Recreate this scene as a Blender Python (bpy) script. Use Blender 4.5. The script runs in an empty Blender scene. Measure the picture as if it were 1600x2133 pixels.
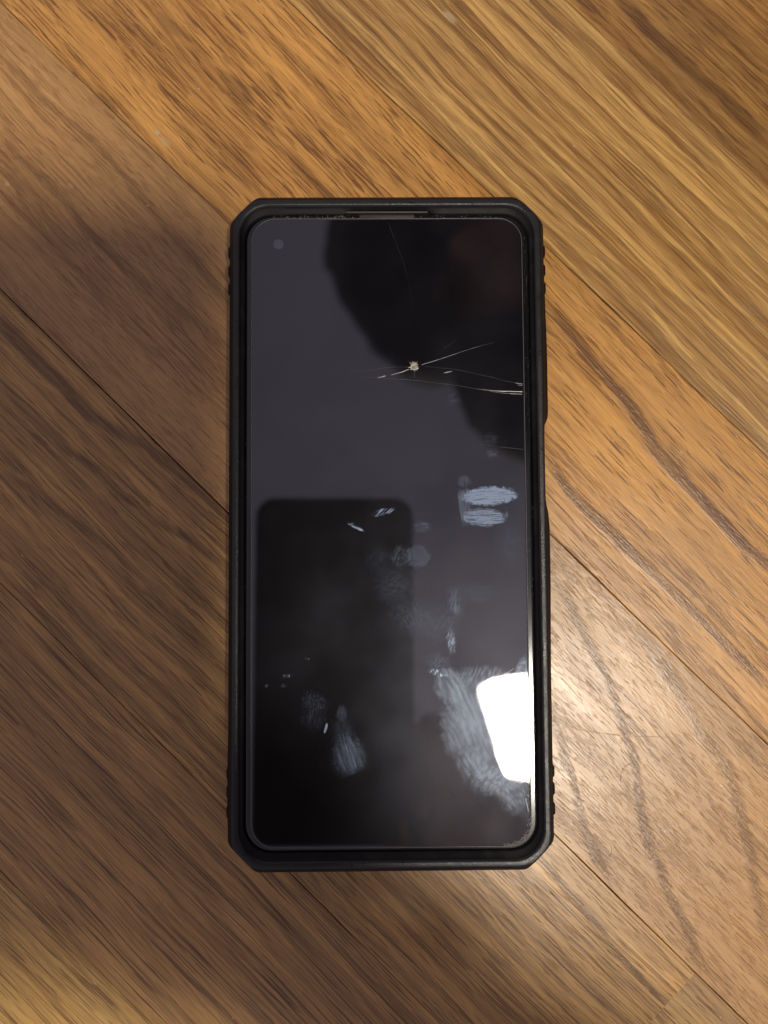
import bpy, bmesh, math, random
from math import radians as R, sin, cos, pi
from mathutils import Vector, Matrix, Euler
random.seed(7)
S = bpy.context.scene
C = S.collection
MM = 0.001

# ---------------------------------------------------------------- camera
cam_d = bpy.data.cameras.new('camera')
cam = bpy.data.objects.new('camera', cam_d); C.objects.link(cam)
cam.location = (-0.00306, -0.00669, 0.20994)
cam_R = (Matrix.Rotation(-0.006995, 3, 'Z') @ Matrix.Rotation(-0.008534, 3, 'Y') @ Matrix.Rotation(0.052316, 3, 'X'))
cam.rotation_euler = cam_R.to_euler()
cam_d.sensor_fit = 'VERTICAL'; cam_d.sensor_height = 24.0
cam_d.lens = 24.0 * 1611.0 / 2133.0
cam_d.clip_start = 0.002; cam_d.clip_end = 50
S.camera = cam
cam_d.dof.use_dof = True; cam_d.dof.focus_distance = 0.2; cam_d.dof.aperture_fstop = 4.8

# ---------------------------------------------------------------- light of the room: dim bounce + one lit glass shade
W = bpy.data.worlds.new('World'); S.world = W; W.use_nodes = True
bg = W.node_tree.nodes['Background']
bg.inputs['Color'].default_value = (0.93, 0.82, 0.98, 1); bg.inputs['Strength'].default_value = 0.355
S.view_settings.view_transform = 'Standard'; S.view_settings.look = 'None'
S.cycles.transparent_max_bounces = 48
S.view_settings.exposure = 0.0; S.view_settings.gamma = 1.0
LAMP_RADIANCE = 218.0
LAMP_COLOR = (1.0, 0.93, 0.80, 1)
LAMP_C = Vector((0.2606, -0.3159, 1.2))          # centre of the glass shade

# ---------------------------------------------------------------- helpers
def link(name, me, parent=None, mats=()):
    o = bpy.data.objects.new(name, me); C.objects.link(o)
    if parent is not None: o.parent = parent
    for m in mats: me.materials.append(m)
    return o
def mesh(name, verts, faces, smooth=False):
    me = bpy.data.meshes.new(name); me.from_pydata([tuple(v) for v in verts], [], faces); me.update()
    bm = bmesh.new(); bm.from_mesh(me); bmesh.ops.recalc_face_normals(bm, faces=bm.faces); bm.to_mesh(me); bm.free()
    if smooth: me.polygons.foreach_set('use_smooth', [True]*len(me.polygons))
    return me
def tag(o, **k):
    for a, b in k.items(): o[a] = b
    return o
class NT:
    """small node-building helper"""
    def __init__(s, tree): s.t = tree; s.n = tree.nodes; s.l = tree.links
    def put(s, inp, v):
        if v is None: return
        if isinstance(v, bpy.types.NodeSocket): s.l.new(v, inp)
        else:
            try: inp.default_value = v
            except TypeError: inp.default_value = tuple(v) + (1,)
    def math(s, op, a, b=None, c=None, clamp=False):
        n = s.n.new('ShaderNodeMath'); n.operation = op; n.use_clamp = clamp
        for i, v in enumerate((a, b, c)): s.put(n.inputs[i], v)
        return n.outputs[0]
    def vmath(s, op, a, b=None, out=0):
        n = s.n.new('ShaderNodeVectorMath'); n.operation = op
        s.put(n.inputs[0], a); s.put(n.inputs[1], b)
        return n.outputs[out]
    def xyz(s, x=0.0, y=0.0, z=0.0):
        n = s.n.new('ShaderNodeCombineXYZ')
        for i, v in enumerate((x, y, z)): s.put(n.inputs[i], v)
        return n.outputs[0]
    def sep(s, v):
        n = s.n.new('ShaderNodeSeparateXYZ'); s.l.new(v, n.inputs[0]); return n.outputs
    def noise(s, vec, scale=1.0, detail=2.0, rough=0.5, dist=0.0, dim='3D'):
        n = s.n.new('ShaderNodeTexNoise'); n.noise_dimensions = dim
        s.put(n.inputs['Vector'], vec); s.put(n.inputs['Scale'], scale); s.put(n.inputs['Detail'], detail)
        s.put(n.inputs['Roughness'], rough); s.put(n.inputs['Distortion'], dist)
        return n.outputs[0]
    def rng(s, v, a, b, c=0.0, d=1.0, smooth=True):
        n = s.n.new('ShaderNodeMapRange'); n.interpolation_type = 'SMOOTHSTEP' if smooth else 'LINEAR'
        s.put(n.inputs['Value'], v)
        for k, x in (('From Min', a), ('From Max', b), ('To Min', c), ('To Max', d)): s.put(n.inputs[k], x)
        return n.outputs[0]
    def mix(s, f, a, b, blend='MIX'):
        n = s.n.new('ShaderNodeMix'); n.data_type = 'RGBA'; n.blend_type = blend
        s.put(n.inputs[0], f); s.put(n.inputs[6], a); s.put(n.inputs[7], b)
        return n.outputs[2]
    def bump(s, h, strength=0.5, dist=0.001, normal=None):
        n = s.n.new('ShaderNodeBump'); s.put(n.inputs['Height'], h); s.put(n.inputs['Strength'], strength)
        s.put(n.inputs['Distance'], dist)
        if normal is not None: s.l.new(normal, n.inputs['Normal'])
        return n.outputs[0]
def material(name, rough=0.5, color=(0.5, 0.5, 0.5), **k):
    m = bpy.data.materials.new(name); m.use_nodes = True
    p = m.node_tree.nodes['Principled BSDF']
    p.inputs['Base Color'].default_value = tuple(color) + (1,); p.inputs['Roughness'].default_value = rough
    for a, b in k.items(): p.inputs[a.replace('_', ' ')].default_value = b
    return m, NT(m.node_tree), p

# ================================================================ FLOOR: oak strip planks
ANG = -44.7
floor_me = mesh('floor', [(-.8, -.8, -.006), (.8, -.8, -.006), (.8, .8, -.006), (-.8, .8, -.006)], [(0, 1, 2, 3)])
mj, _, _ = material('joint_dust', 0.9, (0.012, 0.008, 0.005))
floor = link('floor', floor_me, None, [mj]); floor.rotation_euler = (0, 0, R(ANG)); floor['kind'] = 'structure'
floor['label'] = 'oak strip floor laid diagonally'

def oak(name, light, dark, seed, ring=3.2, ring_amt=0.6, pore_amt=0.7, pore_len=6.0, slant=0.0, blotch=0.3, tone=None, bands=(), specks=(), coat_r=.34, wav=1.0):
    m, N, P = material(name, 0.32)
    tc = N.n.new('ShaderNodeTexCoord'); tc.object = floor
    s = N.sep(tc.outputs['Object'])
    u = N.math('MULTIPLY', s[0], 1000.0); v0 = N.math('MULTIPLY', s[1], 1000.0)
    v = N.math('ADD', v0, N.math('MULTIPLY', u, slant))
    # slow wander of the grain
    w1 = N.noise(N.xyz(N.math('MULTIPLY', u, 1/70), N.math('MULTIPLY', v, 1/22), seed), 1, 2)
    w2 = N.noise(N.xyz(N.math('MULTIPLY', u, 1/11), N.math('MULTIPLY', v, 1/4), seed+9), 1, 2)
    vw = N.math('ADD', v, N.math('ADD', N.math('MULTIPLY', N.math('SUBTRACT', w1, .5), 4.5*wav), N.math('MULTIPLY', N.math('SUBTRACT', w2, .5), 1.2*wav)))
    pv0 = N.math('ADD', N.math('ADD', v, N.math('MULTIPLY', N.math('SUBTRACT', w1, .5), 4.0*wav)), N.math('MULTIPLY', N.math('SUBTRACT', w2, .5), .3))
    # growth rings
    r1 = N.noise(N.xyz(N.math('MULTIPLY', u, 1/260), N.math('MULTIPLY', vw, 1/ring), seed+2), 1, 2.5, .6)
    rings = N.rng(r1, .42, .64)
    r2 = N.noise(N.xyz(N.math('MULTIPLY', u, 1/40), N.math('MULTIPLY', vw, 1/1.1), seed+3), 1, 3, .6)
    streak = N.rng(r2, .42, .66)
    r3 = N.noise(N.xyz(N.math('MULTIPLY', u, 1/120), N.math('MULTIPLY', vw, 1/2.2), seed+14), 1, 2, .55)
    stripe = N.rng(r3, .46, .62)
    r4 = N.noise(N.xyz(N.math('MULTIPLY', u, 1/24), N.math('MULTIPLY', pv0, 1/.55), seed+15), 1, 2, .6)
    line = N.rng(r4, .50, .61)
    bl = N.noise(N.xyz(N.math('MULTIPLY', u, 1/45), N.math('MULTIPLY', vw, 1/14), seed+4), 1, 3, .55)
    fib = N.noise(N.xyz(N.math('MULTIPLY', u, 1/5), N.math('MULTIPLY', vw, 1/.28), seed+5), 1, 2, .6)
    # bands of denser, darker grain that follow their own course
    bsum = 0.0
    for pts, wid, amt in bands:
        us = [p[0] for p in pts]; vs = [p[1] for p in pts]
        if us[0] > us[-1]: pts = pts[::-1]; us = us[::-1]; vs = vs[::-1]
        u0, u1 = us[0], us[-1]; v1, v2 = min(vs)-1, max(vs)+1
        fc = N.n.new('ShaderNodeFloatCurve'); cu = fc.mapping.curves[0]
        nrm = [((a-u0)/(u1-u0), (b-v1)/(v2-v1)) for a, b in zip(us, vs)]
        while len(cu.points) < len(nrm): cu.points.new(.5, .5)
        for q, (a, b) in zip(cu.points, nrm): q.location = (a, b); q.handle_type = 'AUTO_CLAMPED'
        fc.mapping.update()
        N.put(fc.inputs['Value'], N.rng(u, u0, u1, smooth=False))
        cv = N.rng(fc.outputs[0], 0, 1, v1, v2, smooth=False)
        d = N.math('ABSOLUTE', N.math('SUBTRACT', N.math('ADD', v0, N.math('MULTIPLY', N.math('SUBTRACT', w2, .5), wid*1.0)), cv))
        d = N.math('ADD', d, N.math('MULTIPLY', N.math('SUBTRACT', r2, .5), wid*2.6))
        mk = N.rng(d, wid*1.1, wid*.3)
        mk = N.math('MULTIPLY', mk, N.math('MULTIPLY', N.rng(u, u0-6, u0+8), N.rng(u, u1+6, u1-8)))
        mk = N.math('MULTIPLY', mk, amt)
        bsum = N.math('MAXIMUM', mk, bsum)
    # open pores: short dark dashes
    pv = N.math('ADD', N.math('ADD', v, N.math('MULTIPLY', N.math('SUBTRACT', w1, .5), 4.0*wav)), N.math('MULTIPLY', N.math('SUBTRACT', w2, .5), .3))
    p1 = N.noise(N.xyz(N.math('MULTIPLY', u, 1/(pore_len*2.2)), N.math('MULTIPLY', pv, 1/.46), seed+6), 1, 1.0, .5)
    p2 = N.noise(N.xyz(N.math('MULTIPLY', u, 1/(pore_len*1.5)), N.math('MULTIPLY', pv, 1/.25), seed+7), 1, 1, .5)
    pt = N.noise(N.xyz(N.math('MULTIPLY', u, 1/38), N.math('MULTIPLY', v, 1/5), seed+17), 1, 2, .5)
    gate = N.math('ADD', N.math('MULTIPLY', N.math('SUBTRACT', pt, .54), .30), N.math('ADD', N.math('MULTIPLY', rings, .05), N.math('MULTIPLY', bsum, .07)))
    pores = N.rng(N.math('ADD', p1, gate), .63, .68)
    fine = N.rng(N.math('ADD', p2, gate), .635, .70)
    pores = N.math('MAXIMUM', pores, N.math('MULTIPLY', fine, .8))
    # colour
    col = N.mix(N.math('MULTIPLY', rings, ring_amt), light + (1,), dark + (1,))
    col = N.mix(N.math('MULTIPLY', streak, .42*ring_amt+.16), col, dark + (1,))
    col = N.mix(N.math('MULTIPLY', stripe, .40*ring_amt+.08), col, tuple(c*.8 for c in dark) + (1,))
    col = N.mix(N.math('MULTIPLY', N.rng(bl, .38, .7), blotch), col, tuple(c*.55 for c in light) + (1,))
    col = N.mix(N.math('MULTIPLY', N.rng(bl, .5, .25), blotch*.7), col, tuple(min(1, c*1.35) for c in light) + (1,))
    if not isinstance(bsum, float):
        col = N.mix(N.math('MULTIPLY', bsum, .78), col, tuple(c*.5 for c in dark) + (1,))
    col = N.mix(N.math('MULTIPLY', line, N.math('ADD', N.math('MULTIPLY', rings, .30), .26+.32*ring_amt)), col, (dark[0]*.8, dark[1]*.72, dark[2]*.6, 1))
    f = N.rng(fib, .25, .75, .84, 1.14, smooth=False)
    col = N.mix(1.0, col, N.xyz(f, f, f), 'MULTIPLY')
    pf = N.math('MULTIPLY', pores, pore_amt)
    col = N.mix(pf, col, (dark[0]*.40, dark[1]*.30, dark[2]*.2) + (1,))
    # tiny wear marks and pale specks
    sp = N.noise(N.xyz(N.math('MULTIPLY', u, .45), N.math('MULTIPLY', v0, .6), seed+11), 1, 1)
    col = N.mix(N.rng(sp, .785, .82, 0, .5), col, (.55, .45, .33, 1))
    for (su, sv), ra, rb, am in specks:
        d = N.vmath('LENGTH', N.xyz(N.math('DIVIDE', N.math('SUBTRACT', u, su), ra), N.math('DIVIDE', N.math('SUBTRACT', v0, sv), rb), 0), out=1)
        d = N.math('ADD', d, N.math('MULTIPLY', N.math('SUBTRACT', w2, .5), 1.0))
        c2 = (.50, .40, .25, 1) if am > 0 else (dark[0]*.35, dark[1]*.38, dark[2]*.5, 1)
        col = N.mix(N.rng(d, 1.0, .5, 0, abs(am)), col, c2)
    N.l.new(col, P.inputs['Base Color'])
    # varnish relief
    und = N.noise(N.xyz(N.math('MULTIPLY', u, 1/9), N.math('MULTIPLY', v, 1/3.5), seed+12), 1, 3, .6)
    gr = N.noise(N.xyz(N.math('MULTIPLY', u, 1/1.1), N.math('MULTIPLY', v, 1/.5), seed+13), 1, 2, .6)
    h = N.math('ADD', N.math('MULTIPLY', und, .10), N.math('MULTIPLY', pores, -.09))
    h = N.math('ADD', h, N.math('MULTIPLY', fib, .035))
    h = N.math('ADD', h, N.math('MULTIPLY', N.math('MULTIPLY', gr, bsum), .12))
    h = N.math('ADD', h, N.math('MULTIPLY', gr, .02))
    N.l.new(N.bump(h, 1.0, 0.001), P.inputs['Normal'])
    N.l.new(N.rng(bl, .3, .7, .30, .42), P.inputs['Roughness'])
    P.inputs['Specular IOR Level'].default_value = .42
    P.inputs['Coat Weight'].default_value = .45; P.inputs['Coat Roughness'].default_value = coat_r
    N.l.new(N.bump(h, .35, 0.001), P.inputs['Coat Normal'])
    return m

YEL = ((.62, .365, .112), (.25, .113, .024))
ORG = ((.61, .306, .074), (.27, .110, .021))
PNK = ((.50, .272, .094), (.27, .125, .034))
BRN = ((.54, .297, .086), (.20, .090, .021))
RED = ((.42, .220, .058), (.20, .084, .016))
mats = {
 'top':   oak('oak_top_corner', *RED, 3.1, ring=3.4, ring_amt=.8, blotch=.6, bands=[([(-57.5, 152.2), (-36.3, 151.5), (-18.0, 151.9), (1.0, 151.2)], 3.0, .8)]),
 'A':     oak('oak_straight_yellow', *YEL, 11.7, ring=2.6, ring_amt=.7, pore_amt=.5, pore_len=9, slant=.02, blotch=.3,
              specks=[((-88.3, 114.9), 3.5, 1.3, .5)]),
 'B':     oak('oak_orange_dashes', *ORG, 22.3, ring=5.5, ring_amt=.35, pore_amt=.8, pore_len=5.5, slant=.05, blotch=.3,
              bands=[([(-10.2, 75.2), (15.0, 71.7), (30.7, 68.5), (44.1, 65.9), (57.4, 65.1), (81.2, 64.6)], 2.0, .85),
                     ([(17.8, 43.9), (34.8, 41.2), (54.6, 41.3), (74.2, 41.4), (103.2, 40.9)], 1.7, .8),
                     ([(-93.2, 55.5), (-84.1, 54.8), (-75.1, 54.2), (-65.1, 53.5)], 1.6, .65)],
              specks=[((-123.0, 33.8), 1.0, .8, .8), ((-119.4, 33.6), 2.4, 1.2, .35), ((-115.3, 58.8), 8, 3.0, -.45), ((-142.9, 58.0), 6, 2.0, -.3), ((-139.4, 30.3), 5, 1.2, -.6), ((72.0, 44.7), .7, 1.2, -.35)]),
 'C':     oak('oak_flat_sawn_figure', *PNK, 37.2, ring=6, ring_amt=.26, pore_amt=.34, pore_len=3.0, slant=.03, blotch=.25, wav=1.4,
              bands=[([(40.1, 21.7), (49.5, 19.2), (61.9, 15.0), (73.8, 10.5), (83.2, 5.4), (92.4, 0.2), (100.1, -6.4), (108.8, -12.0), (118.6, -16.4), (130.4, -20.5), (139.5, -25.5)], 1.9, .8),
                     ([(65.3, -4.0), (72.4, -8.6), (80.8, -12.8), (88.3, -17.9), (95.3, -21.6), (102.8, -24.8), (109.4, -27.1)], 1.6, .8),
                     ([(73.8, -3.6), (83.2, 3.4), (93.8, 12.9)], .22, .45),
                     ([(71.5, 27.1), (83.7, 23.7), (95.3, 20.7), (106.9, 17.8), (119.2, 12.2), (129.6, 4.7), (140.0, -2.6), (148.6, -8.1)], 2.4, .55),
                     ([(-166.4, 19.1), (-148.5, 18.4), (-132.6, 19.6), (-111.5, 17.4), (-86.8, 15.1), (-73.5, 13.1)], 1.5, .45),
                     ([(-151.6, 0.9), (-136.2, 2.6), (-113.3, 0.5), (-90.5, 2.1), (-67.8, 3.6)], 1.7, .45)],
              specks=[((-142.0, -5.6), 1.1, .9, .6), ((-129.2, 6.3), 1.1, .7, .35), ((109.4, -6.5), .35, .35, 1.0), ((88.5, -7.5), .3, .3, .9)]),
 'D':     oak('oak_strong_stripes', *BRN, 44.9, ring=3.0, ring_amt=.50, pore_amt=.6, pore_len=6, slant=.0, blotch=.3,
              bands=[([(-114.8, -34.9), (-99.9, -34.7), (-84.8, -34.9), (-72.2, -32.7), (-58.5, -29.8), (-41.3, -28.5), (-32.9, -28.6)], 2.3, .7),
                     ([(-103.3, -46.0), (-86.0, -46.6), (-67.8, -44.4), (-50.6, -43.1), (-30.7, -39.1), (-22.8, -38.7)], 1.7, .6),
                     ([(-86.3, -62.6), (-63.1, -58.1), (-37.2, -56.4), (-6.0, -56.5)], 1.5, .5),
                     ([(91.3, -35.0), (108.6, -36.5), (124.5, -38.4), (135.0, -38.4), (144.7, -37.6)], 1.3, .6)]),
 'D2':    oak('oak_short_end_board', (.45, .262, .085), (.22, .10, .026), 71.5, ring=6, ring_amt=.4, pore_amt=.8, pore_len=5, blotch=.3),
 'E':     oak('oak_even_lines', (.53, .288, .084), (.19, .082, .020), 53.1, ring=4.2, ring_amt=.38, pore_amt=.75, pore_len=12, slant=.01, blotch=.35,
              bands=[([(-45.6, -102.2), (-20.1, -102.1), (14.2, -102.0), (40.1, -102.8)], 2.4, .45)]),
 'F':     oak('oak_lowest_board', (.66, .40, .115), (.30, .145, .03), 67.4, ring=2.8, ring_amt=.42, pore_amt=.7, pore_len=8, blotch=.3),
 'G':     oak('oak_plain_board', *ORG, 83.0, ring=3.6, ring_amt=.6, pore_amt=.7, pore_len=7),
}
def plank(u0, u1, v0, v1, mat, top=0.0, gap=1.0, worn=False):
    g = .00005; b = .00018; d = -.0055
    u0 += g; u1 -= g; v0 += g; v1 -= g*gap
    rnd = random.Random(int(v0*1e5)+77)
    n = 34 if worn else 1
    us = [u0+(u1-u0)*i/n for i in range(n+1)]
    if worn: us = [u0]+[-.2+.4*i/(n-2) for i in range(n-1)]+[u1]; us = sorted(min(max(x, u0), u1) for x in us); us = [x+1e-6*i for i, x in enumerate(us)]
    n = len(us)-1
    jl = [rnd.uniform(-.00003, .00012) if worn else 0 for _ in us]; jr = [rnd.uniform(-.00003, .00012) if worn else 0 for _ in us]
    V = []; Fc = []
    for k, x in enumerate(us):
        a, c = v0+jl[k], v1-jr[k]
        V += [(x, a, d), (x, a, top-b*.6), (x, a+b, top), (x, c-b, top), (x, c, top-b*.6), (x, c, d)]
    for k in range(n):
        for i in range(6): Fc.append((6*k+i, 6*k+(i+1) % 6, 6*k+6+(i+1) % 6, 6*k+6+i))
    Fc += [tuple(range(6)), tuple(6*n+i for i in range(6))[::-1]]
    cx, cy = (u0+u1)/2, (v0+v1)/2
    o = link('plank', mesh('plank', [(a-cx, b_-cy, z) for a, b_, z in V], Fc), floor, [mats[mat]])
    o.location = (cx, cy, 0)
    return o
rows = [.0865+.0555*k for k in range(10)]
plank(-.62, .62, .0865, .1415, 'A', 0, 1, True); plank(-.62, .62, .0295, .0865, 'B', -.00012, 1, True); plank(-.62, .62, -.0275, .0295, 'C', 0, 1, True)
UJ = 0.1404
plank(-.62, UJ, -.0838, -.0275, 'D', -.00004, 3.2, True); plank(UJ, .62, -.0838, -.0275, 'D2', -.00018, 3, True)
plank(-.62, .62, -.1365, -.0838, 'E', 0, 1, False); plank(-.62, .62, -.192, -.1365, 'F', -.00003)
plank(-.62, .62, .1415, .197, 'top', -.0001)
for k in range(5):
    a = .197+.0555*k; j = (-.25, .31, -.12, .2, -.3)[k]
    plank(-.62, j, a, a+.0555, 'GBADE'[k]); plank(j, .62, a, a+.0555, 'BGDAG'[k], -.0001)
    a = -.192-.0555*(k+1); j = (.28, -.2, .15, -.33, .1)[k]
    plank(-.62, j, a, a+.0555, 'BGAEG'[k]); plank(j, .62, a, a+.0555, 'GDBGA'[k], -.0001)

# ================================================================ SMARTPHONE in a rugged case
phone = bpy.data.objects.new('smartphone', None); C.objects.link(phone)
tag(phone, label='black smartphone in a rugged case with cracked, smudged screen lying on the oak floor', category='smartphone')

mcase, N, P = material('case_rubber', .42, (.020, .019, .021), Specular_IOR_Level=.16)
tc = N.n.new('ShaderNodeTexCoord')
g1 = N.noise(tc.outputs['Object'], 2600, 2, .6); g2 = N.noise(tc.outputs['Object'], 120, 4, .65)
N.l.new(N.bump(g1, .35, .00012), P.inputs['Normal'])
N.l.new(N.rng(g2, .3, .7, .40, .60), P.inputs['Roughness'])
N.l.new(N.mix(N.rng(g2, .45, .75), (.005, .004, .005, 1), (.014, .012, .012, 1)), P.inputs['Base Color'])

K = 12
def loop(hw, hh, r, c, t, z, sw=0.0, nw=0.0):
    """closed outline in mm: t=0 chamfered corner of cut c, t=1 round corner of radius r.
    sw: how much the side swelling/recess applies, nw: earpiece notch"""
    pts = []
    def corner(sx, sy, flip):
        arc = [(hw-r+r*cos(a), hh-r+r*sin(a)) for a in [pi/2*i/(K-1) for i in range(K)]]
        rf = 3.2; tl = rf*math.tan(pi/8); cc = max(c, 2*tl+.2)
        ch = []
        c1 = (hw-rf, hh-cc-tl)
        for i in range(K//2):
            a = pi/4*i/(K//2-1); ch.append((c1[0]+rf*cos(a), c1[1]+rf*sin(a)))
        c2 = (hw-cc-tl, hh-rf)
        for i in range(K//2):
            a = pi/4+pi/4*i/(K//2-1); ch.append((c2[0]+rf*cos(a), c2[1]+rf*sin(a)))
        out = [((x1*t+x0*(1-t))*sx, (y1*t+y0*(1-t))*sy) for (x1, y1), (x0, y0) in zip(arc, ch)]
        return out[::-1] if flip else out
    cs = [corner(1, 1, False), corner(-1, 1, True), corner(-1, -1, False), corner(1, -1, True)]
    n_side = [44, 90, 44, 90]
    for q in range(4):
        pts += cs[q]
        a = cs[q][-1]; b = cs[(q+1) % 4][0]; n = n_side[q]
        for i in range(1, n): pts.append((a[0]+(b[0]-a[0])*i/n, a[1]+(b[1]-a[1])*i/n))
    res = []
    for x, y in pts:
        X, Y = x, y
        if sw and x > hw*.9 and abs(y) < 75:                  # right flank: recess round the power button
            e = .45*sm(y, 24, 29)*(1-sm(y, 44, 72))-.75*sm(y, 4, 6.5)*(1-sm(y, 26.5, 29))+.35*sm(y, 4, -1)*(1-sm(y, -8, -40))
            X += e*sw
        if sw and x < -hw*.9: X -= .18*sw*sm(y, -50, -64)*(1-sm(y, -72, -78))
        if nw and y > hh*.95: Y += nw*sm(x, -11.2, -9.6)*(1-sm(x, 10.8, 12.4))
        res.append((X*MM, Y*MM, z*MM))
    return res
def sm(x, a, b):
    t = max(0., min(1., (x-a)/(b-a))); return t*t*(3-2*t)
prof = [(39.6, 85.6, 7, 6.6, 0, .25, 0, 0), (41.0, 87.0, 7, 6.8, 0, .8, .5, 0), (42.0, 87.9, 7, 7.0, 0, 2.4, 1, 0), (42.05, 87.95, 7, 7.0, 0, 5.0, 1, 0),
        (41.75, 87.75, 7, 7.0, 0, 8.0, 1, 0), (41.35, 87.3, 7, 6.9, 0, 9.6, .8, 0), (41.1, 87.05, 7, 6.8, 0, 9.9, .5, 0), (40.55, 86.3, 7.4, 6.5, .25, 11.5, .2, 0), (40.3, 85.95, 7.6, 6.3, .4, 12.2, .1, 0),
        (40.1, 85.6, 7.8, 6, .6, 12.5, 0, 0), (39.9, 85.4, 7.8, 6, .7, 12.62, 0, 0), (39.6, 85.1, 7.8, 6, .85, 12.66, 0, 0), (39.0, 84.5, 7.8, 6, 1, 12.66, 0, 0), (38.75, 84.25, 7.8, 6, 1, 12.6, 0, 0), (38.55, 84.05, 7.8, 6, 1, 12.4, 0, 0), (38.45, 83.9, 7.8, 6, 1, 12.0, 0, 0),
        (38.3, 83.3, 7.5, 6, 1, 11.5, 0, .3), (37.75, 82.45, 7.2, 6, 1, 10.95, 0, .9), (37.45, 82.2, 7, 6, 1, 10.75, 0, 1.0), (37.35, 82.05, 7, 6, 1, 10.45, 0, 1.05), (37.3, 82.0, 7, 6, 1, 9.2, 0, 1.05)]
prof = [p[:5]+(p[5] if p[5] < 10.5 else 10.5+(p[5]-10.5)*.74,)+p[6:] for p in prof]
V = []; L = [loop(*p) for p in prof]; n = len(L[0])
for l in L: V += l
Fc = []
for k in range(len(L)-1):
    for i in range(n): Fc.append((k*n+i, k*n+(i+1) % n, (k+1)*n+(i+1) % n, (k+1)*n+i))
Fc.append(tuple(range(n))[::-1]); Fc.append(tuple((len(L)-1)*n+i for i in range(n)))
mlip, N, P = material('worn_lip', .36, (.012, .012, .012), Specular_IOR_Level=.38)
tc = N.n.new('ShaderNodeTexCoord')
g1 = N.noise(tc.outputs['Object'], 1900, 3, .7); g2 = N.noise(tc.outputs['Object'], 260, 3, .65)
N.l.new(N.bump(g1, .6, .00015), P.inputs['Normal']); N.l.new(N.rng(g2, .3, .7, .26, .42), P.inputs['Roughness'])
case = link('case', mesh('case', V, Fc, True), phone, [mcase, mlip])
for f in case.data.polygons:
    k = f.index//n
    if 9 <= k <= 14 and f.index < n*(len(L)-1): f.material_index = 1
case['label'] = 'black rugged case with cut corners and raised lip'

def rbox(sx, sy, sz, b, seg=2):
    bm = bmesh.new(); bmesh.ops.create_cube(bm, size=1)
    for v in bm.verts: v.co = Vector((v.co.x*sx, v.co.y*sy, v.co.z*sz))
    bmesh.ops.bevel(bm, geom=bm.edges[:], offset=b, segments=seg, affect='EDGES', profile=.5)
    me = bpy.data.meshes.new('part'); bm.to_mesh(me); bm.free()
    me.polygons.foreach_set('use_smooth', [True]*len(me.polygons)); return me
ridge_me = rbox(1.9*MM, 3.3*MM, 7.2*MM, .7*MM, 3); ridge_me.materials.append(mcase); ridge_me.name = 'grip_ridge'
for sx in (-1, 1):
    for y in (72.9, 67.8, 63.0, -63.0, -67.5, -72.5):
        o = bpy.data.objects.new('grip_ridge', ridge_me); C.objects.link(o); o.parent = case
        o.location = (sx*(41.12)*MM, y*MM, 5.6*MM)
# power button in the recess of the right flank
o = link('power_button', rbox(.9*MM, 13*MM, 2.6*MM, .4*MM), case, [mcase]); o.location = (41.0*MM, 15.5*MM, 5.6*MM)

def rrect(hw, hh, r, k=10):
    out = []
    for q, (sx, sy) in enumerate(((1, 1), (-1, 1), (-1, -1), (1, -1))):
        for i in range(k):
            a = pi/2*(q+i/(k-1)); out.append((sx*(hw-r)+r*cos(a), sy*(hh-r)+r*sin(a)))
    return out
def slab(name, layers, mats_, parent, cap_mat=0):
    """layers: (hw, hh, r, z) from bottom to top, in mm"""
    V = []; n = 0
    for hw, hh, r, z in layers:
        p = rrect(hw, hh, r); n = len(p); V += [(x*MM, y*MM, z*MM) for x, y in p]
    Fc = []
    for k in range(len(layers)-1):
        for i in range(n): Fc.append((k*n+i, k*n+(i+1) % n, (k+1)*n+(i+1) % n, (k+1)*n+i))
    Fc.append(tuple(range(n))[::-1]); Fc.append(tuple((len(layers)-1)*n+i for i in range(n)))
    me = mesh(name, V, Fc, False)
    for i, p in enumerate(me.polygons): p.use_smooth = i < len(me.polygons)-2
    return link(name, me, parent, mats_)
mbody, N, P = material('phone_front_glass', .12, (.006, .006, .007), Specular_IOR_Level=.7)
body = slab('phone_body', [(36.6, 81.6, 7, 1.5), (37.1, 82.1, 7, 2.2), (37.25, 82.1, 7, 9.6), (37.1, 81.9, 6.8, 10.2), (36.5, 81.5, 6.6, 10.36)], [mbody], phone)

# ---- screen protector: black glossy glass with a film of fingerprints
mglass, N, P = material('screen_glass', .02, (.0035, .003, .004))
P.inputs['IOR'].default_value = 1.56; P.inputs['Specular IOR Level'].default_value = 1.0; P.inputs['Specular Tint'].default_value = (.93, .92, 1.0, 1)
tc = N.n.new('ShaderNodeTexCoord')
q = N.vmath('SCALE', tc.outputs['Object']); q.node.inputs['Scale'].default_value = 1000.0
fine = N.noise(q, 3.0, 3, .65); big = N.noise(q, .045, 3, .5)
film = N.math('ADD', N.math('MULTIPLY', N.rng(big, .35, .7), N.rng(fine, .2, .8, .003, .010)), .001)
allm = film
sm_b = N.n.new('ShaderNodeBsdfPrincipled')
sm_b.inputs['Base Color'].default_value = (.30, .33, .39, 1); sm_b.inputs['Roughness'].default_value = .33; sm_b.inputs['Specular IOR Level'].default_value = .8
N.l.new(N.bump(fine, .5, .0002), sm_b.inputs['Normal'])
hz = N.n.new('ShaderNodeBsdfGlossy'); hz.inputs['Roughness'].default_value = .36; hz.inputs['Color'].default_value = (.80, .80, 1, 1)
mx0 = N.n.new('ShaderNodeMixShader'); N.put(mx0.inputs[0], N.rng(big, .3, .7, .004, .0088)); N.l.new(P.outputs[0], mx0.inputs[1]); N.l.new(hz.outputs[0], mx0.inputs[2])
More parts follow.
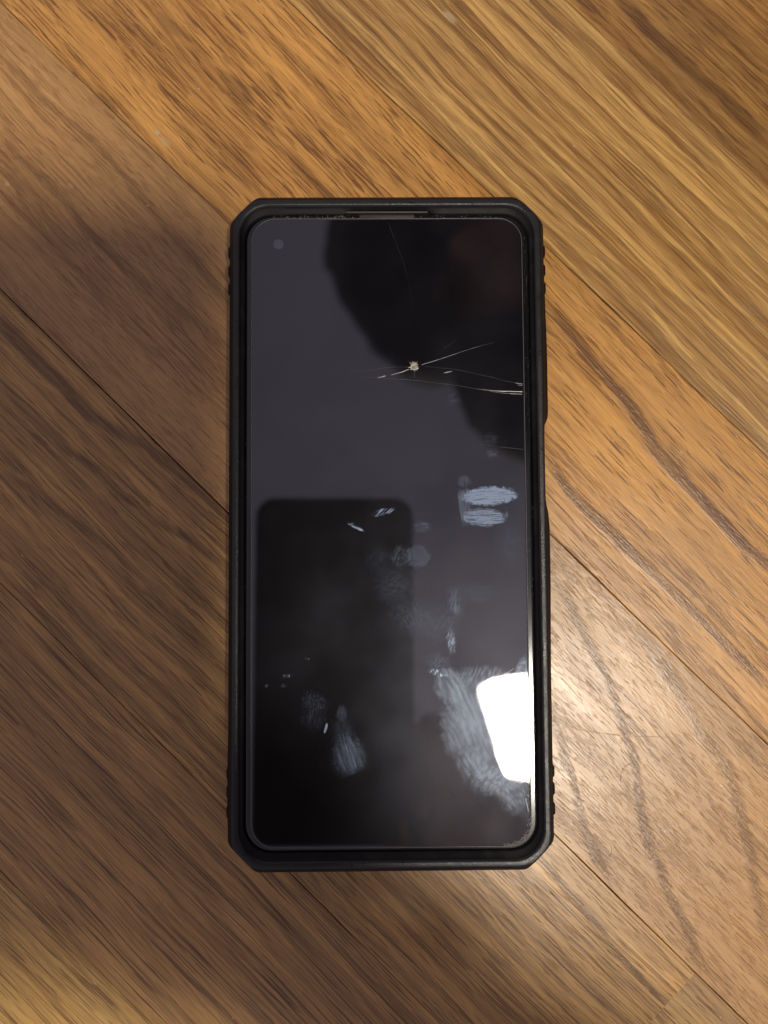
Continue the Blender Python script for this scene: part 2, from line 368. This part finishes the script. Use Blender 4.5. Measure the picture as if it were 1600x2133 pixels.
mx = N.n.new('ShaderNodeMixShader'); N.put(mx.inputs[0], allm); N.l.new(mx0.outputs[0], mx.inputs[1]); N.l.new(sm_b.outputs[0], mx.inputs[2])
N.l.new(mx.outputs[0], N.n['Material Output'].inputs['Surface'])

GT = 10.62
prot = slab('screen_protector', [(35.5, 81.1, 6.2, 10.37), (35.55, 81.15, 6.2, 10.42), (35.45, 81.05, 6.1, 10.53), (35.2, 80.8, 5.9, GT)], [mglass], phone)
prot['label'] = 'cracked and smudged glass screen protector'
# pale ring: light caught along the protector edge, put into its colour
medge, _, _ = material('pale_edge_highlight', .35, (.095, .09, .085), Specular_IOR_Level=.6)
def ring(name, a, b, z, mat, parent):
    p = rrect(*a); q_ = rrect(*b); n = len(p)
    V = [(x*MM, y*MM, z*MM) for x, y in p]+[(x*MM, y*MM, z*MM) for x, y in q_]+[(x*MM, y*MM, (z-.03)*MM) for x, y in p]+[(x*MM, y*MM, (z-.03)*MM) for x, y in q_]
    Fc = []
    for i in range(n):
        j = (i+1) % n
        Fc += [(i, j, n+j, n+i), (2*n+i, 3*n+i, 3*n+j, 2*n+j), (i, 2*n+i, 2*n+j, j), (n+i, n+j, 3*n+j, 3*n+i)]
    return link(name, mesh(name, V, Fc, True), parent, [mat])
ring('edge_highlight', (35.56, 81.16, 6.2), (35.40, 81.0, 6.05), 10.60, medge, prot)

# ---- grease: every fingerprint and wipe is a thin film lying on the glass
def smudge(k, c, rx, ry, ro, rr, rl, rw, cov, edge, amt, fill, cut):
    m = bpy.data.materials.new('finger_grease'); m.use_nodes = True
    G = NT(m.node_tree); P = m.node_tree.nodes['Principled BSDF']
    tc = G.n.new('ShaderNodeTexCoord')
    p = G.vmath('SCALE', tc.outputs['Object']); p.node.inputs['Scale'].default_value = 1000.0
    def rot(vec, ang):
        n = G.n.new('ShaderNodeVectorRotate'); n.rotation_type = 'Z_AXIS'
        G.put(n.inputs['Vector'], vec); n.inputs['Angle'].default_value = ang; return n.outputs[0]
    off = G.vmath('ADD', p, (k*13.7, k*5.1, k*2.2))
    jit = G.noise(off, .7, 4, .7); mot = G.noise(off, 2.6, 2, .6)
    r = G.sep(p)
    e = G.vmath('LENGTH', G.xyz(G.math('DIVIDE', r[0], rx), G.math('DIVIDE', r[1], ry), 0), out=1)
    e = G.math('ADD', e, G.math('MULTIPLY', G.math('SUBTRACT', jit, .5), .95))
    shape = G.rng(e, 1.0, edge)
    if cut > -50: shape = G.math('MULTIPLY', shape, G.rng(G.math('ADD', r[0], G.math('MULTIPLY', r[1], .15)), cut, cut+.25))
    r2 = G.sep(rot(p, R(ro-rr)))
    pn = G.noise(G.xyz(G.math('DIVIDE', r2[0], rl), G.math('DIVIDE', G.math('ADD', r2[1], G.math('MULTIPLY', jit, .5)), rw*1.35), k*3.3), 1, 1, .5)
    pat = G.math('ADD', G.math('MULTIPLY', G.rng(pn, cov-.02, cov+.16), 1-fill), G.math('MULTIPLY', G.rng(mot, .25, .7, .6, 1.1), fill))
    f = G.math('MULTIPLY', G.math('MULTIPLY', shape, pat), min(1, amt*1.45), clamp=True)
    P.inputs['Base Color'].default_value = (.20, .26, .38, 1); P.inputs['Roughness'].default_value = .31; P.inputs['Specular Tint'].default_value = (.72, .84, 1, 1); P.inputs['Specular IOR Level'].default_value = .8
    tr = G.n.new('ShaderNodeBsdfTransparent'); mx = G.n.new('ShaderNodeMixShader')
    G.l.new(f, mx.inputs[0]); G.l.new(tr.outputs[0], mx.inputs[1]); G.l.new(P.outputs[0], mx.inputs[2])
    G.l.new(mx.outputs[0], G.n['Material Output'].inputs['Surface'])
    V = []
    for i in range(28):                                   # outline of the film, kept inside the glass
        a = 2*pi*i/28; x = 1.5*rx*cos(a); y = 1.5*ry*sin(a)
        X = c[0]+x*cos(R(ro))-y*sin(R(ro)); Y = c[1]+x*sin(R(ro))+y*cos(R(ro))
        X = max(-35.0, min(35.0, X)); Y = max(-80.5, min(80.5, Y))
        dx, dy = X-c[0], Y-c[1]
        V.append(((dx*cos(R(ro))+dy*sin(R(ro)))*MM, (-dx*sin(R(ro))+dy*cos(R(ro)))*MM, 0))
    o = link('fingerprint_smudge', mesh('fingerprint_smudge', V, [tuple(range(28))]), prot, [m])
    o.location = (c[0]*MM, c[1]*MM, (GT+.006+.005*k)*MM); o.rotation_euler = (0, 0, R(ro))
for k, s in enumerate([  # centre (mm), half sizes, turn, ridge turn, ridge length and width, cover, edge, amount, fill, straight cut
 ((25.81, 7.73), 8.2, 2.7, 2, 2, 5, 0.2, 0.34, 0.7, 0.62, 0.5, -7.4),
 ((24.5, 2.27), 6.8, 2.5, -2, -2, 4, 0.2, 0.4, 0.7, 0.5, 0.4, -5.4),
 ((19.32, 5.03), 2.2, 5.5, 0, 88, 4, 0.2, 0.42, 0.6, 0.2, 0.3, -1.3),
 ((19.4, 11.51), 2.2, 1.8, 0, 90, 4, 0.2, 0.47, 0.6, 0.2, 0.15, -1.5),
 ((-1.66, 3.68), 3.2, 1, 15, 40, 3, 0.2, 0.48, 0.7, 0.7, 0.01, -99),
 ((-8.74, 0.01), 2.7, 0.55, -28, -10, 2, 0.3, 0.44, 0.7, 0.8, 0.08, -99),
 ((8.59, -0.11), 2.6, 1.9, 0, 5, 2, 0.2, 0.47, 0.5, 0.14, 0.22, -99),
 ((7.29, -7.64), 3.6, 3.2, 0, 60, 1, 0.3, 0.4, 0.7, 0.09, 0.6, -99),
 ((3.33, -7.86), 3.6, 3.4, 20, 50, 1, 0.25, 0.48, 0.5, 0.09, 0.22, -99),
 ((-2.61, -8.43), 5, 5.5, 0, 60, 1.5, 0.3, 0.46, 0.1, 0.035, 0.38, -99),
 ((1.05, -15.23), 7, 6, 0, 20, 1.5, 0.4, 0.4, 0.1, 0.05, 0.45, -99),
 ((5.91, -23.23), 8.5, 6, -25, -60, 1.2, 0.25, 0.45, 0.2, 0.06, 0.38, -99),
 ((15.69, -29.42), 1.4, 4, 5, 70, 0.9, 0.25, 0.47, 0.5, 0.3, 0.19, -99),
 ((16.79, -19.64), 2.4, 5.2, 12, 80, 3, 0.2, 0.49, 0.2, 0.16, 0.22, -99),
 ((21.39, -17.22), 8, 3.5, 0, 0, 3, 0.2, 0.52, 0.1, 0.06, 0.3, -99),
 ((13.28, -25.13), 6, 7, 0, 60, 2, 0.3, 0.46, 0.1, 0.05, 0.45, -99),
 ((12.41, -37.55), 3, 1, -14, 75, 0.9, 0.22, 0.52, 0.6, 0.6, 0.04, -99),
 ((12.55, -35.49), 4.5, 3.4, -40, 60, 1.2, 0.2, 0.48, 0.2, 0.1, 0.15, -99),
 ((15.31, -40.97), 4.4, 5.5, 25, -62, 4.5, 0.42, 0.46, 0.6, 0.17, 0.45, -99),
 ((19.79, -45.86), 5.8, 10.5, 14, -65, 5, 0.42, 0.46, 0.15, 0.16, 0.6, -99),
 ((16.66, -51.87), 4.8, 9, 8, -62, 4, 0.42, 0.47, 0.4, 0.14, 0.6, -99),
 ((22.76, -53.13), 7, 13, 14, -65, 2.5, 0.4, 0.45, 0.1, 0.16, 0.6, -99),
 ((20.83, -60.33), 5, 4.5, 0, -60, 2.5, 0.35, 0.46, 0.4, 0.15, 0.45, -99),
 ((22.95, -38.61), 9, 3.5, 0, 70, 2.5, 0.3, 0.46, 0.3, 0.16, 0.22, -99),
 ((33.79, -37.12), 2, 4.6, -18, 20, 1.2, 0.25, 0.47, 0.6, 0.22, 0.3, -99),
 ((26.26, -64.58), 8, 4.5, 0, 35, 1, 0.25, 0.44, 0.3, 0.2, 0.3, -99),
 ((31.69, -68.22), 5, 6, 0, -50, 1.6, 0.18, 0.5, 0.3, 0.22, 0.3, -99),
 ((29.97, -61.62), 7, 6, 0, 20, 1, 0.25, 0.48, 0.1, 0.12, 0.38, -99),
 ((-10.74, -58.6), 7.2, 5.2, 104, -68, 7, 0.3, 0.44, 0.2, 0.19, 0.6, -4.4),
 ((-10.25, -57.88), 6.4, 4.4, 104, -70, 7, 0.3, 0.5, 0.3, 0.34, 0.06, -4),
 ((-19.35, -44.55), 4.4, 3, -20, 65, 1.1, 0.22, 0.5, 0.3, 0.13, 0.15, -99),
 ((-19.36, -48.54), 4, 4.4, 0, 85, 3, 0.3, 0.5, 0.2, 0.07, 0.26, -99),
 ((-16.44, -51.21), 0.4, 1.5, -15, 75, 3, 0.6, 0.2, 0.6, 0.7, 0.45, -99),
 ((-12.4, -47.63), 1.7, 2.4, 0, 85, 3, 0.3, 0.42, 0.5, 0.1, 0.45, -99),
 ((-12.05, -52.22), 3.6, 5, 8, 80, 4, 0.8, 0.4, 0.3, 0.045, 0.6, -99),
 ((26.52, 22.47), 2.4, 2.2, 0, 20, 1.2, 0.25, 0.48, 0.3, 0.07, 0.22, -99),
 ((26.84, 18.71), 2.2, 1.6, 0, 0, 1.2, 0.2, 0.5, 0.4, 0.16, 0.08, -99),
 ((30.85, -4.34), 5, 8, 10, 80, 2, 0.3, 0.46, 0.1, 0.05, 0.45, -99),
 ((17.04, 33.21), 2.5, 3, 0, 10, 1.5, 0.25, 0.49, 0.2, 0.08, 0.22, -99),
 ((-26.43, -37.96), 2.4, 0.6, 10, 60, 0.8, 0.25, 0.56, 0.3, 0.4, 0.04, -99),
 ((-27.04, -40.37), 1.3, 0.6, 0, 60, 0.8, 0.25, 0.53, 0.3, 0.3, 0.04, -99),
 ((-31.44, -40.34), 0.5, 0.7, 0, 60, 0.8, 0.4, 0.46, 0.4, 0.3, 0.08, -99),
 ((-21.16, -33.63), 1, 0.5, -10, 60, 0.8, 0.25, 0.5, 0.4, 0.4, 0.04, -99),
 ((-14.83, 27.09), 6, 8, 0, 80, 3, 0.8, 0.46, 0, 0.012, 0.45, -99),
 ((29.4, 64.95), 9, 11, 0, 80, 3, 0.8, 0.46, 0, 0.008, 0.38, -99),
]): smudge(k, *s)

# ---- cracks: thin raised slivers of broken glass, and one painted camera glint
mcrack, N, P = material('crack_facets_and_glint', .25, (.55, .54, .50), Specular_IOR_Level=1.0)
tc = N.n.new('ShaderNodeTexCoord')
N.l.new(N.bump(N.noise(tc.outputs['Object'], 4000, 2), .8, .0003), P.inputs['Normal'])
mfaint, _, _ = material('hairline_crack', .3, (.085, .085, .09), Specular_IOR_Level=1.0)
def crack(pts, ws, mat, name='crack', h=.02):
    """pts in mm, ws widths in mm"""
    ctr = Vector((sum(p[0] for p in pts)/len(pts), sum(p[1] for p in pts)/len(pts)))
    # resample with a little jaggedness
    P2 = []; W2 = []
    for i in range(len(pts)-1):
        a = Vector(pts[i]); b = Vector(pts[i+1]); k = max(1, int((b-a).length/1.1))
        for j in range(k):
            t = j/k; nn = (b-a).normalized().orthogonal()
            P2.append(a.lerp(b, t)+nn*random.uniform(-.05, .05)*(1 if i+j else 0)); W2.append((ws[i]*(1-t)+ws[i+1]*t)*random.uniform(.6, 1.3))
    P2.append(Vector(pts[-1])); W2.append(ws[-1])
    V = []; Fc = []
    for i, p in enumerate(P2):
        d = (P2[min(i+1, len(P2)-1)]-P2[max(i-1, 0)]).normalized(); nn = Vector((-d.y, d.x)); w = W2[i]/2
        for off, z in ((-w, .004), (0, h), (w, .004)):
            r = p+nn*off-ctr; V.append((r.x*MM, r.y*MM, z*MM))
        if i:
            k = 3*i
            Fc += [(k-3, k-2, k+1, k), (k-2, k-1, k+2, k+1), (k-1, k-3, k, k+2)]
    o = link(name, mesh(name, V, Fc), prot, [mat]); o.location = (ctr.x*MM, ctr.y*MM, GT*MM)
    return o
crack([(-28.4, 74.66), (-28.27, 73.64)], [0.041, 0.095], mcrack, 'chip_or_glint')  # glint on the front camera, painted as a pale sliver; no broken glass here
crack([(8.75, 42.1), (11.51, 42.97), (14.66, 43.97), (17.81, 44.97), (22.22, 46.47), (27.89, 47.97)], [0.109, 0.095, 0.061, 0.054, 0.041, 0.014], mcrack, 'crack')
crack([(5.48, 40.98), (3.72, 40.23), (0.84, 39.48)], [0.109, 0.15, 0.068], mcrack, 'crack')
crack([(-0.66, 39.24), (-2.67, 38.74)], [0.15, 0.082], mcrack, 'crack')
crack([(6.11, 41.48), (2.73, 41.62), (-1.02, 41.39), (-4.78, 40.65), (-10.41, 40.55)], [0.05, 0.043, 0.043, 0.037, 0.019], mfaint, 'crack')
crack([(-7.29, 39.02), (-1.04, 38.73), (6.46, 38.06), (12.08, 37.4), (17.71, 36.62), (23.95, 35.57)], [0.025, 0.05, 0.062, 0.062, 0.056, 0.062], mfaint, 'crack')
crack([(23.33, 35.7), (26.45, 35.31), (30.21, 35.04), (34.97, 34.88)], [0.041, 0.122, 0.204, 0.231], mcrack, 'crack')
crack([(26.45, 35.06), (30.2, 34.53), (34.83, 34.25)], [0.027, 0.068, 0.109], mcrack, 'crack')
crack([(9.0, 41.72), (16.51, 41.05), (24.01, 39.49), (31.5, 37.56), (34.75, 36.91)], [0.031, 0.043, 0.05, 0.05, 0.05], mfaint, 'crack')
crack([(33.25, 37.17), (35.0, 36.91)], [0.054, 0.15], mcrack, 'chip_or_glint')
crack([(33.74, 36.66), (34.99, 36.53)], [0.041, 0.095], mcrack, 'chip_or_glint')
crack([(14.49, 39.92), (15.62, 40.17), (16.75, 40.41)], [0.054, 0.163, 0.041], mcrack, 'chip_or_glint')
crack([(23.76, 21.23), (29.98, 20.32), (34.97, 19.79)], [0.019, 0.056, 0.074], mfaint, 'crack')
crack([(0.26, 80.11), (2.12, 75.33), (4.22, 69.54), (5.68, 63.76), (6.63, 57.36)], [0.031, 0.028, 0.025, 0.019, 0.009], mfaint, 'crack')
crack([(14.69, 46.51), (18.1, 48.65)], [0.037, 0.025], mfaint, 'crack')
crack([(6.85, 40.34), (6.96, 38.31)], [0.099, 0.031], mfaint, 'crack')
crack([(23.05, -31.55), (27.96, -32.32), (33.47, -33.83), (35.06, -34.82)], [0.019, 0.031, 0.062, 0.087], mfaint, 'crack')
crack([(27.98, -39.02), (31.58, -36.5)], [0.068, 0.054], mcrack, 'crack')
crack([(25.72, -16.89), (30.66, -16.55), (35.35, -16.96)], [0.025, 0.037, 0.043], mfaint, 'crack')
crack([(32.14, -63.44), (32.84, -65.48)], [0.068, 0.204], mcrack, 'chip_or_glint')
crack([(34.12, -69.2), (34.79, -72.44)], [0.136, 0.19], mcrack, 'chip_or_glint')
crack([(-9.48, 0.14), (-6.88, -0.75)], [0.068, 0.15], mcrack, 'chip_or_glint')

# impact pit: a ragged star of crushed glass
mpit, N, P = material('crushed_glass', .3, (.40, .34, .26), Specular_IOR_Level=1.0)
tc = N.n.new('ShaderNodeTexCoord'); pn = N.noise(tc.outputs['Object'], 3500, 2)
N.l.new(N.mix(N.rng(pn, .4, .6), (.04, .03, .02, 1), (.36, .31, .24, 1)), P.inputs['Base Color'])
V = [(0, 0, .01)]; Fc = []; nn_ = 26
for k, (rad, z) in enumerate(((.35, .0), (.75, .06), (1.12, .006))):
    for i in range(nn_):
        a = 2*pi*i/nn_; rr_ = rad*(random.uniform(.75, 1.15) if k < 2 else (random.uniform(.75, .95) if i % 2 else random.uniform(.8, 1.7)))
        V.append((rr_*cos(a), rr_*sin(a), z*random.uniform(.5, 1.3)))
for i in range(nn_):
    j = (i+1) % nn_; Fc.append((0, 1+i, 1+j))
    for k in range(2): Fc.append((1+k*nn_+i, 1+(k+1)*nn_+i, 1+(k+1)*nn_+j, 1+k*nn_+j))
pit = link('impact_pit', mesh('impact_pit', [(x*MM, y*MM, z*MM) for x, y, z in V], Fc), prot, [mpit])
px_, py_ = (6.87, 41.73)
pit.location = (px_*MM, py_*MM, (GT+.004)*MM)

# front camera seen through the glass
mlens, N, P = material('front_camera_lens', .08, (.035, .040, .058), Specular_IOR_Level=1.0)
bm = bmesh.new(); bmesh.ops.create_circle(bm, cap_ends=True, segments=32, radius=1.35*MM)
bmesh.ops.inset_region(bm, faces=bm.faces[:], thickness=.3*MM, depth=.012*MM)
me = bpy.data.meshes.new('front_camera'); bm.to_mesh(me); bm.free()
lens = link('front_camera', me, prot, [mlens]); fx, fy = (-28.52, 74.28); lens.location = (fx*MM, fy*MM, (GT+.006)*MM)

mdusty, _, _ = material('dusty_shelf', .6, (.05, .041, .034))
# earpiece: mesh grille in the notch of the lip
mgr, N, P = material('earpiece_mesh', .5, (.16, .13, .11))
tc = N.n.new('ShaderNodeTexCoord'); w = N.n.new('ShaderNodeTexVoronoi'); N.l.new(tc.outputs['Object'], w.inputs['Vector']); w.inputs['Scale'].default_value = 2600
N.l.new(N.mix(N.rng(w.outputs['Distance'], .2, .6), (.006, .005, .004, 1), (.030, .024, .019, 1)), P.inputs['Base Color'])
o = link('earpiece_grille', rbox(14.5*MM, .95*MM, .5*MM, .12*MM), phone, [mgr]); o.location = (0.02*MM, 81.8*MM, 10.32*MM)
o = link('earpiece_lip', rbox(21.5*MM, .5*MM, .3*MM, .1*MM), case, [mdusty]); o.location = (0.02*MM, 82.75*MM, 10.72*MM)

# dust packed into the gap between glass and case
mdust, _, _ = material('lint', .9, (.34, .30, .25))
V = []; Fc = []
def grain(x, y, z, s):
    k = len(V); a0 = random.random()*6
    for i in range(4):
        V.append(((x+s*cos(a0+i*1.57)*random.uniform(.5, 1.3))*MM, (y+s*sin(a0+i*1.57)*random.uniform(.5, 1.3))*MM, z*MM))
    V.append((x*MM, y*MM, (z+s*.8)*MM)); 
    for i in range(4): Fc.append((k+i, k+(i+1) % 4, k+4))
    Fc.append((k+3, k+2, k+1, k))
for i in range(150):
    x = random.choice((random.gauss(-21, 5), random.gauss(-14, 2), random.gauss(10, 10), random.uniform(-30, 30)))
    if abs(x) < 31: grain(x, random.uniform(81.3, 82.2), 10.38, random.uniform(.04, .15))
for i in range(230):
    y = 80-160*random.random()**1.5
    if abs(y) < 76: grain(random.uniform(35.8, 37.2), y, 10.38, random.uniform(.03, .09))
for i in range(60): grain(random.uniform(-37.2, -35.8), random.uniform(-76, 76), 10.38, random.uniform(.03, .07))
for i in range(150):
    a = random.uniform(-.1, pi/2+.1); grain(29.2+(6.5+random.gauss(0, .25))*cos(a)-.2, -(74.6+(6.6+random.gauss(0, .25))*sin(a))+.4, GT, random.uniform(.04, .16))
for i in range(90): grain(34.6+random.gauss(.3, .25), random.uniform(-76, -58), GT, random.uniform(.04, .15))
for i in range(40): grain(random.uniform(-34, 34), random.uniform(-79, 79), GT, random.uniform(.02, .045))
o = link('dust', mesh('dust', V, Fc), phone, [mdust]); o['kind'] = 'stuff'
V = []; Fc = []
for i in range(90): grain(random.uniform(-105, 105), random.uniform(-135, 155), .0, random.choice((.06, .08, .1, .1, .14, .2)))
for x, y in ((69.31, -77.79), (54.6, -64.49), (68.0, -85.87), (67.3, -84.67), (89.47, -85.5), (44.74, -118.19), (-60.59, 105.31)): grain(x*1.04, y*1.04, 0, .25)
for hx, hy, ha, hl in ((58, -88, .6, 5), (-70, 95, 2.2, 7), (82, 20, 1.2, 4), (66, -64, 2.6, 6), (-62, -100, .2, 5)):    # fine hairs
    k = len(V)
    for i in range(9):
        t = i/8; a = ha+t*1.3; X = hx+hl*t*cos(a); Y = hy+hl*t*sin(a)
        V += [((X-.03*sin(a))*MM, (Y+.03*cos(a))*MM, .1*MM), ((X+.03*sin(a))*MM, (Y-.03*cos(a))*MM, .1*MM), (X*MM, Y*MM, .17*MM)]
        if i:
            q0 = k+3*i
            Fc += [(q0-3, q0-2, q0+1, q0), (q0-2, q0-1, q0+2, q0+1), (q0-1, q0-3, q0, q0+2)]
o = link('lint', mesh('lint', V, Fc), None, [mdust]); o['kind'] = 'stuff'; o['label'] = 'pale specks of lint and short hairs scattered on the floor'

# ================================================================ what the room holds above the floor: lit glass shade, photographer, her phone
mshade, N, P = material('lit_frosted_glass', .4, (.8, .8, .8))
P.inputs['Emission Color'].default_value = LAMP_COLOR; P.inputs['Emission Strength'].default_value = LAMP_RADIANCE
mmetal, _, _ = material('lamp_metal', .35, (.35, .28, .18), Metallic=1.0)
def lathe(name, prof, mat, parent, seg=40):
    """prof: (radius, z) from bottom up, closed with fans"""
    V = []; Fc = []
    for r, z in prof:
        for i in range(seg): V.append((r*cos(2*pi*i/seg), r*sin(2*pi*i/seg), z))
    for k in range(len(prof)-1):
        for i in range(seg): Fc.append((k*seg+i, k*seg+(i+1) % seg, (k+1)*seg+(i+1) % seg, (k+1)*seg+i))
    Fc.append(tuple(range(seg))[::-1]); Fc.append(tuple((len(prof)-1)*seg+i for i in range(seg)))
    return link(name, mesh(name, V, Fc, True), parent, [mat])
lamp = bpy.data.objects.new('floor_lamp', None); C.objects.link(lamp); lamp.location = (LAMP_C.x, LAMP_C.y-.42, 0)
tag(lamp, label='lit floor lamp with a frosted bell glass, mirrored white in the screen', category='lamp')
head = lathe('lamp_shade', [(.03, -.118), (.055, -.112), (.062, -.09), (.078, -.03), (.098, .04), (.110, .082), (.108, .094), (.085, .106), (.04, .114), (.01, .117)], mshade, lamp)
head.scale = (.71, .71, .71); head.location = (0, .42, LAMP_C.z); head.rotation_euler = (R(-82), 0, 0)
o = lathe('shade_holder', [(.02, -.20), (.034, -.19), (.06, -.135), (.062, -.117)], mmetal, lamp); o.location = head.location; o.rotation_euler = head.rotation_euler; o.scale = head.scale
lathe('lamp_base', [(.14, 0), (.14, .012), (.12, .022), (.02, .03)], mmetal, lamp)
lathe('pole', [(.011, .028), (.011, LAMP_C.z-.03)], mmetal, lamp)
o = lathe('arm', [(.009, -.23), (.009, .0)], mmetal, lamp); o.location = (0, .225, LAMP_C.z-.03); o.rotation_euler = (R(-82), 0, 0)

# the phone that takes the picture, its back to the floor
held = bpy.data.objects.new('held_smartphone', None); C.objects.link(held)
held.location = cam.location; held.rotation_euler = cam_R.to_euler()
tag(held, label='dark smartphone held level above the floor, mirrored as a black slab in the screen', category='smartphone')
mback, _, _ = material('held_phone_cover', .6, (.010, .010, .011))
o = slab('body', [(39.5, 86.5, 9, 0), (41, 88, 10, 1.2), (41, 88, 10, 8.5), (40, 87, 9.5, 9.8)], [mback], held); o.location = (-0.0224, -0.0592, .0035)
o = slab('camera_island', [(9, 18, 5, 0), (10, 19, 5.5, 1.0), (10, 19, 5.5, 2)], [mback], held); o.location = (.004, .006, .0018)
o = slab('screen', [(38, 84, 8, 0), (38, 84, 8, .2)], [mbody], held); o.location = (-0.0224, -0.0592, .0133)

mskin, N, P = material('skin', .5, (.40, .23, .15), Subsurface_Weight=.05)
mcloth, N, P = material('dark_knit', .95, (.010, .009, .011))
tc = N.n.new('ShaderNodeTexCoord'); N.l.new(N.bump(N.noise(tc.outputs['Object'], 260, 3), .5, .002), P.inputs['Normal'])
mhair, _, _ = material('dark_hair', .9, (.008, .006, .006))
def skin(name, verts, edges, radii, mat, parent, sub=2):
    me = bpy.data.meshes.new(name); me.from_pydata(verts, edges, []); me.update()
    o = link(name, me, parent, [mat])
    m = o.modifiers.new('Skin', 'SKIN'); m.use_smooth_shade = True
    for i, r in enumerate(radii):
        sv = me.skin_vertices[0].data[i]; sv.radius = (r, r) if not isinstance(r, tuple) else r
        sv.use_root = (i == 0)
    s = o.modifiers.new('Subdivision', 'SUBSURF'); s.levels = sub; s.render_levels = sub
    return o
person = bpy.data.objects.new('person', None); C.objects.link(person)
tag(person, label='person in dark clothes kneeling and leaning over to photograph the cracked phone', category='person')
B = {}; order = []; E = []; Rr = []
def j(n, co, r, par=None):
    B[n] = len(order); order.append(co); Rr.append(r)
    if par: E.append((B[par], B[n]))
j('pelvis', (.62, .32, .17), .12); j('waist', (.54, .31, .32), .11, 'pelvis'); j('chest', (.42, .29, .46), .12, 'waist'); j('collar', (.33, .28, .55), .09, 'chest')
j('neck', (.25, .28, .595), .05, 'collar'); j('skull_base', (.18, .275, .605), .07, 'neck'); j('skull', (.115, .27, .59), .088, 'skull_base'); j('crown', (.065, .265, .575), .06, 'skull')
j('shoulder_r', (.34, .11, .52), .062, 'chest'); j('upper_r', (.33, -.08, .46), .05, 'shoulder_r'); j('elbow_r', (.30, -.36, .36), .042, 'upper_r'); j('fore_r', (.20, -.29, .29), .038, 'elbow_r'); j('wrist_r', (.09, -.205, .228), .026, 'fore_r')
j('palm_r', (.048, -.158, .218), .030, 'wrist_r'); j('knuckle_r', (.026, -.128, .213), .026, 'palm_r')
j('f1a', (.012, -.104, .234), .0098, 'knuckle_r'); j('f1b', (-.010, -.094, .235), .0088, 'f1a'); j('f1c', (-.028, -.090, .234), .0075, 'f1b')
j('f2a', (.006, -.122, .236), .0098, 'knuckle_r'); j('f2b', (-.018, -.113, .237), .009, 'f2a'); j('f2c', (-.037, -.108, .236), .0078, 'f2b')
j('f3a', (.004, -.141, .236), .0095, 'knuckle_r'); j('f3b', (-.020, -.133, .237), .0086, 'f3a'); j('f3c', (-.038, -.128, .236), .0075, 'f3b')
j('f4a', (.010, -.160, .234), .0088, 'palm_r'); j('f4b', (-.010, -.153, .236), .008, 'f4a'); j('f4c', (-.026, -.148, .235), .007, 'f4b')
j('t1', (.036, -.132, .216), .0112, 'palm_r'); j('t2', (.0285, -.110, .211), .0094, 't1'); j('t3', (.0225, -.088, .210), .0078, 't2')
j('shoulder_l', (.38, .46, .52), .062, 'chest'); j('elbow_l', (.47, .62, .30), .042, 'shoulder_l'); j('wrist_l', (.35, .56, .09), .027, 'elbow_l'); j('hand_l', (.30, .54, .03), .024, 'wrist_l')
for k, (dx, dy) in enumerate(((-.07, .035), (-.082, .012), (-.08, -.012), (-.066, -.035), (-.02, -.055))):
    j('l%da' % k, (.30+dx*.6, .54+dy*.7, .018), .0095, 'hand_l'); j('l%db' % k, (.30+dx, .54+dy, .010), .008, 'l%da' % k)
for s, y0 in (('r', .22), ('l', .42)):
    j('hip'+s, (.61, y0, .16), .085, 'pelvis'); j('knee'+s, (.27, y0-.03*(1 if s == 'r' else -1), .075), .062, 'hip'+s)
    j('calf'+s, (.45, y0, .055), .05, 'knee'+s); j('ankle'+s, (.66, y0, .045), .036, 'calf'+s); j('toe'+s, (.74, y0, .03), .026, 'ankle'+s)
body_p = skin('body', order, E, Rr, mskin, person)
def sub_skin(name, names, mat, grow, sub=2):
    idx = [B[q] for q in names]; mp = {a: i for i, a in enumerate(idx)}
    return skin(name, [order[a] for a in idx], [(mp[a], mp[b]) for a, b in E if a in mp and b in mp], [Rr[a]*1.0+grow for a in idx], mat, person, sub)
sub_skin('sweater', ['pelvis', 'waist', 'chest', 'collar', 'shoulder_r', 'upper_r', 'elbow_r', 'fore_r', 'wrist_r', 'palm_r', 'shoulder_l', 'elbow_l', 'wrist_l'], mcloth, .010)
sub_skin('trousers', ['pelvis', 'hipr', 'kneer', 'calfr', 'ankler', 'hipl', 'kneel', 'calfl', 'anklel'], mcloth, .012)
# head: hair shell, then the face looking down at the held phone
def blob(name, mat, ctr, rad, rot=(0, 0, 0), cut=None):
    bm = bmesh.new(); bmesh.ops.create_uvsphere(bm, u_segments=28, v_segments=18, radius=1)
    for v in bm.verts:
        f = 1+.05*sin(7*v.co.x+3*v.co.y)+.05*sin(9*v.co.z+4*v.co.y)+random.uniform(-.035, .035) if name == 'hair' else 1
        v.co = Vector((v.co.x*rad[0]*f, v.co.y*rad[1]*f, v.co.z*rad[2]*f))
    if cut is not None: bmesh.ops.delete(bm, geom=[v for v in bm.verts if v.co.z < cut], context='VERTS')
    me = bpy.data.meshes.new(name); bm.to_mesh(me); bm.free(); me.polygons.foreach_set('use_smooth', [True]*len(me.polygons))
    o = link(name, me, body_p, [mat]); o.location = ctr; o.rotation_euler = rot; return o
blob('hair', mhair, (.090, .285, .600), (.138, .118, .112), cut=-.09)
blob('hair', mhair, (.162, .158, .575), (.085, .072, .075), (0, .3, .3))
blob('hair', mhair, (.02, .335, .59), (.085, .062, .075), (0, .1, .9))
blob('nose', mskin, (.085, .27, .50), (.022, .014, .018))
blob('mouth', mcloth, (.135, .27, .508), (.006, .022, .006))
meye, _, _ = material('eye', .2, (.06, .05, .045))
for s in (-1, 1):
    blob('eye', meye, (.058, .27+s*.032, .522), (.010, .014, .008)); blob('ear', mskin, (.125, .27+s*.092, .575), (.028, .012, .022))
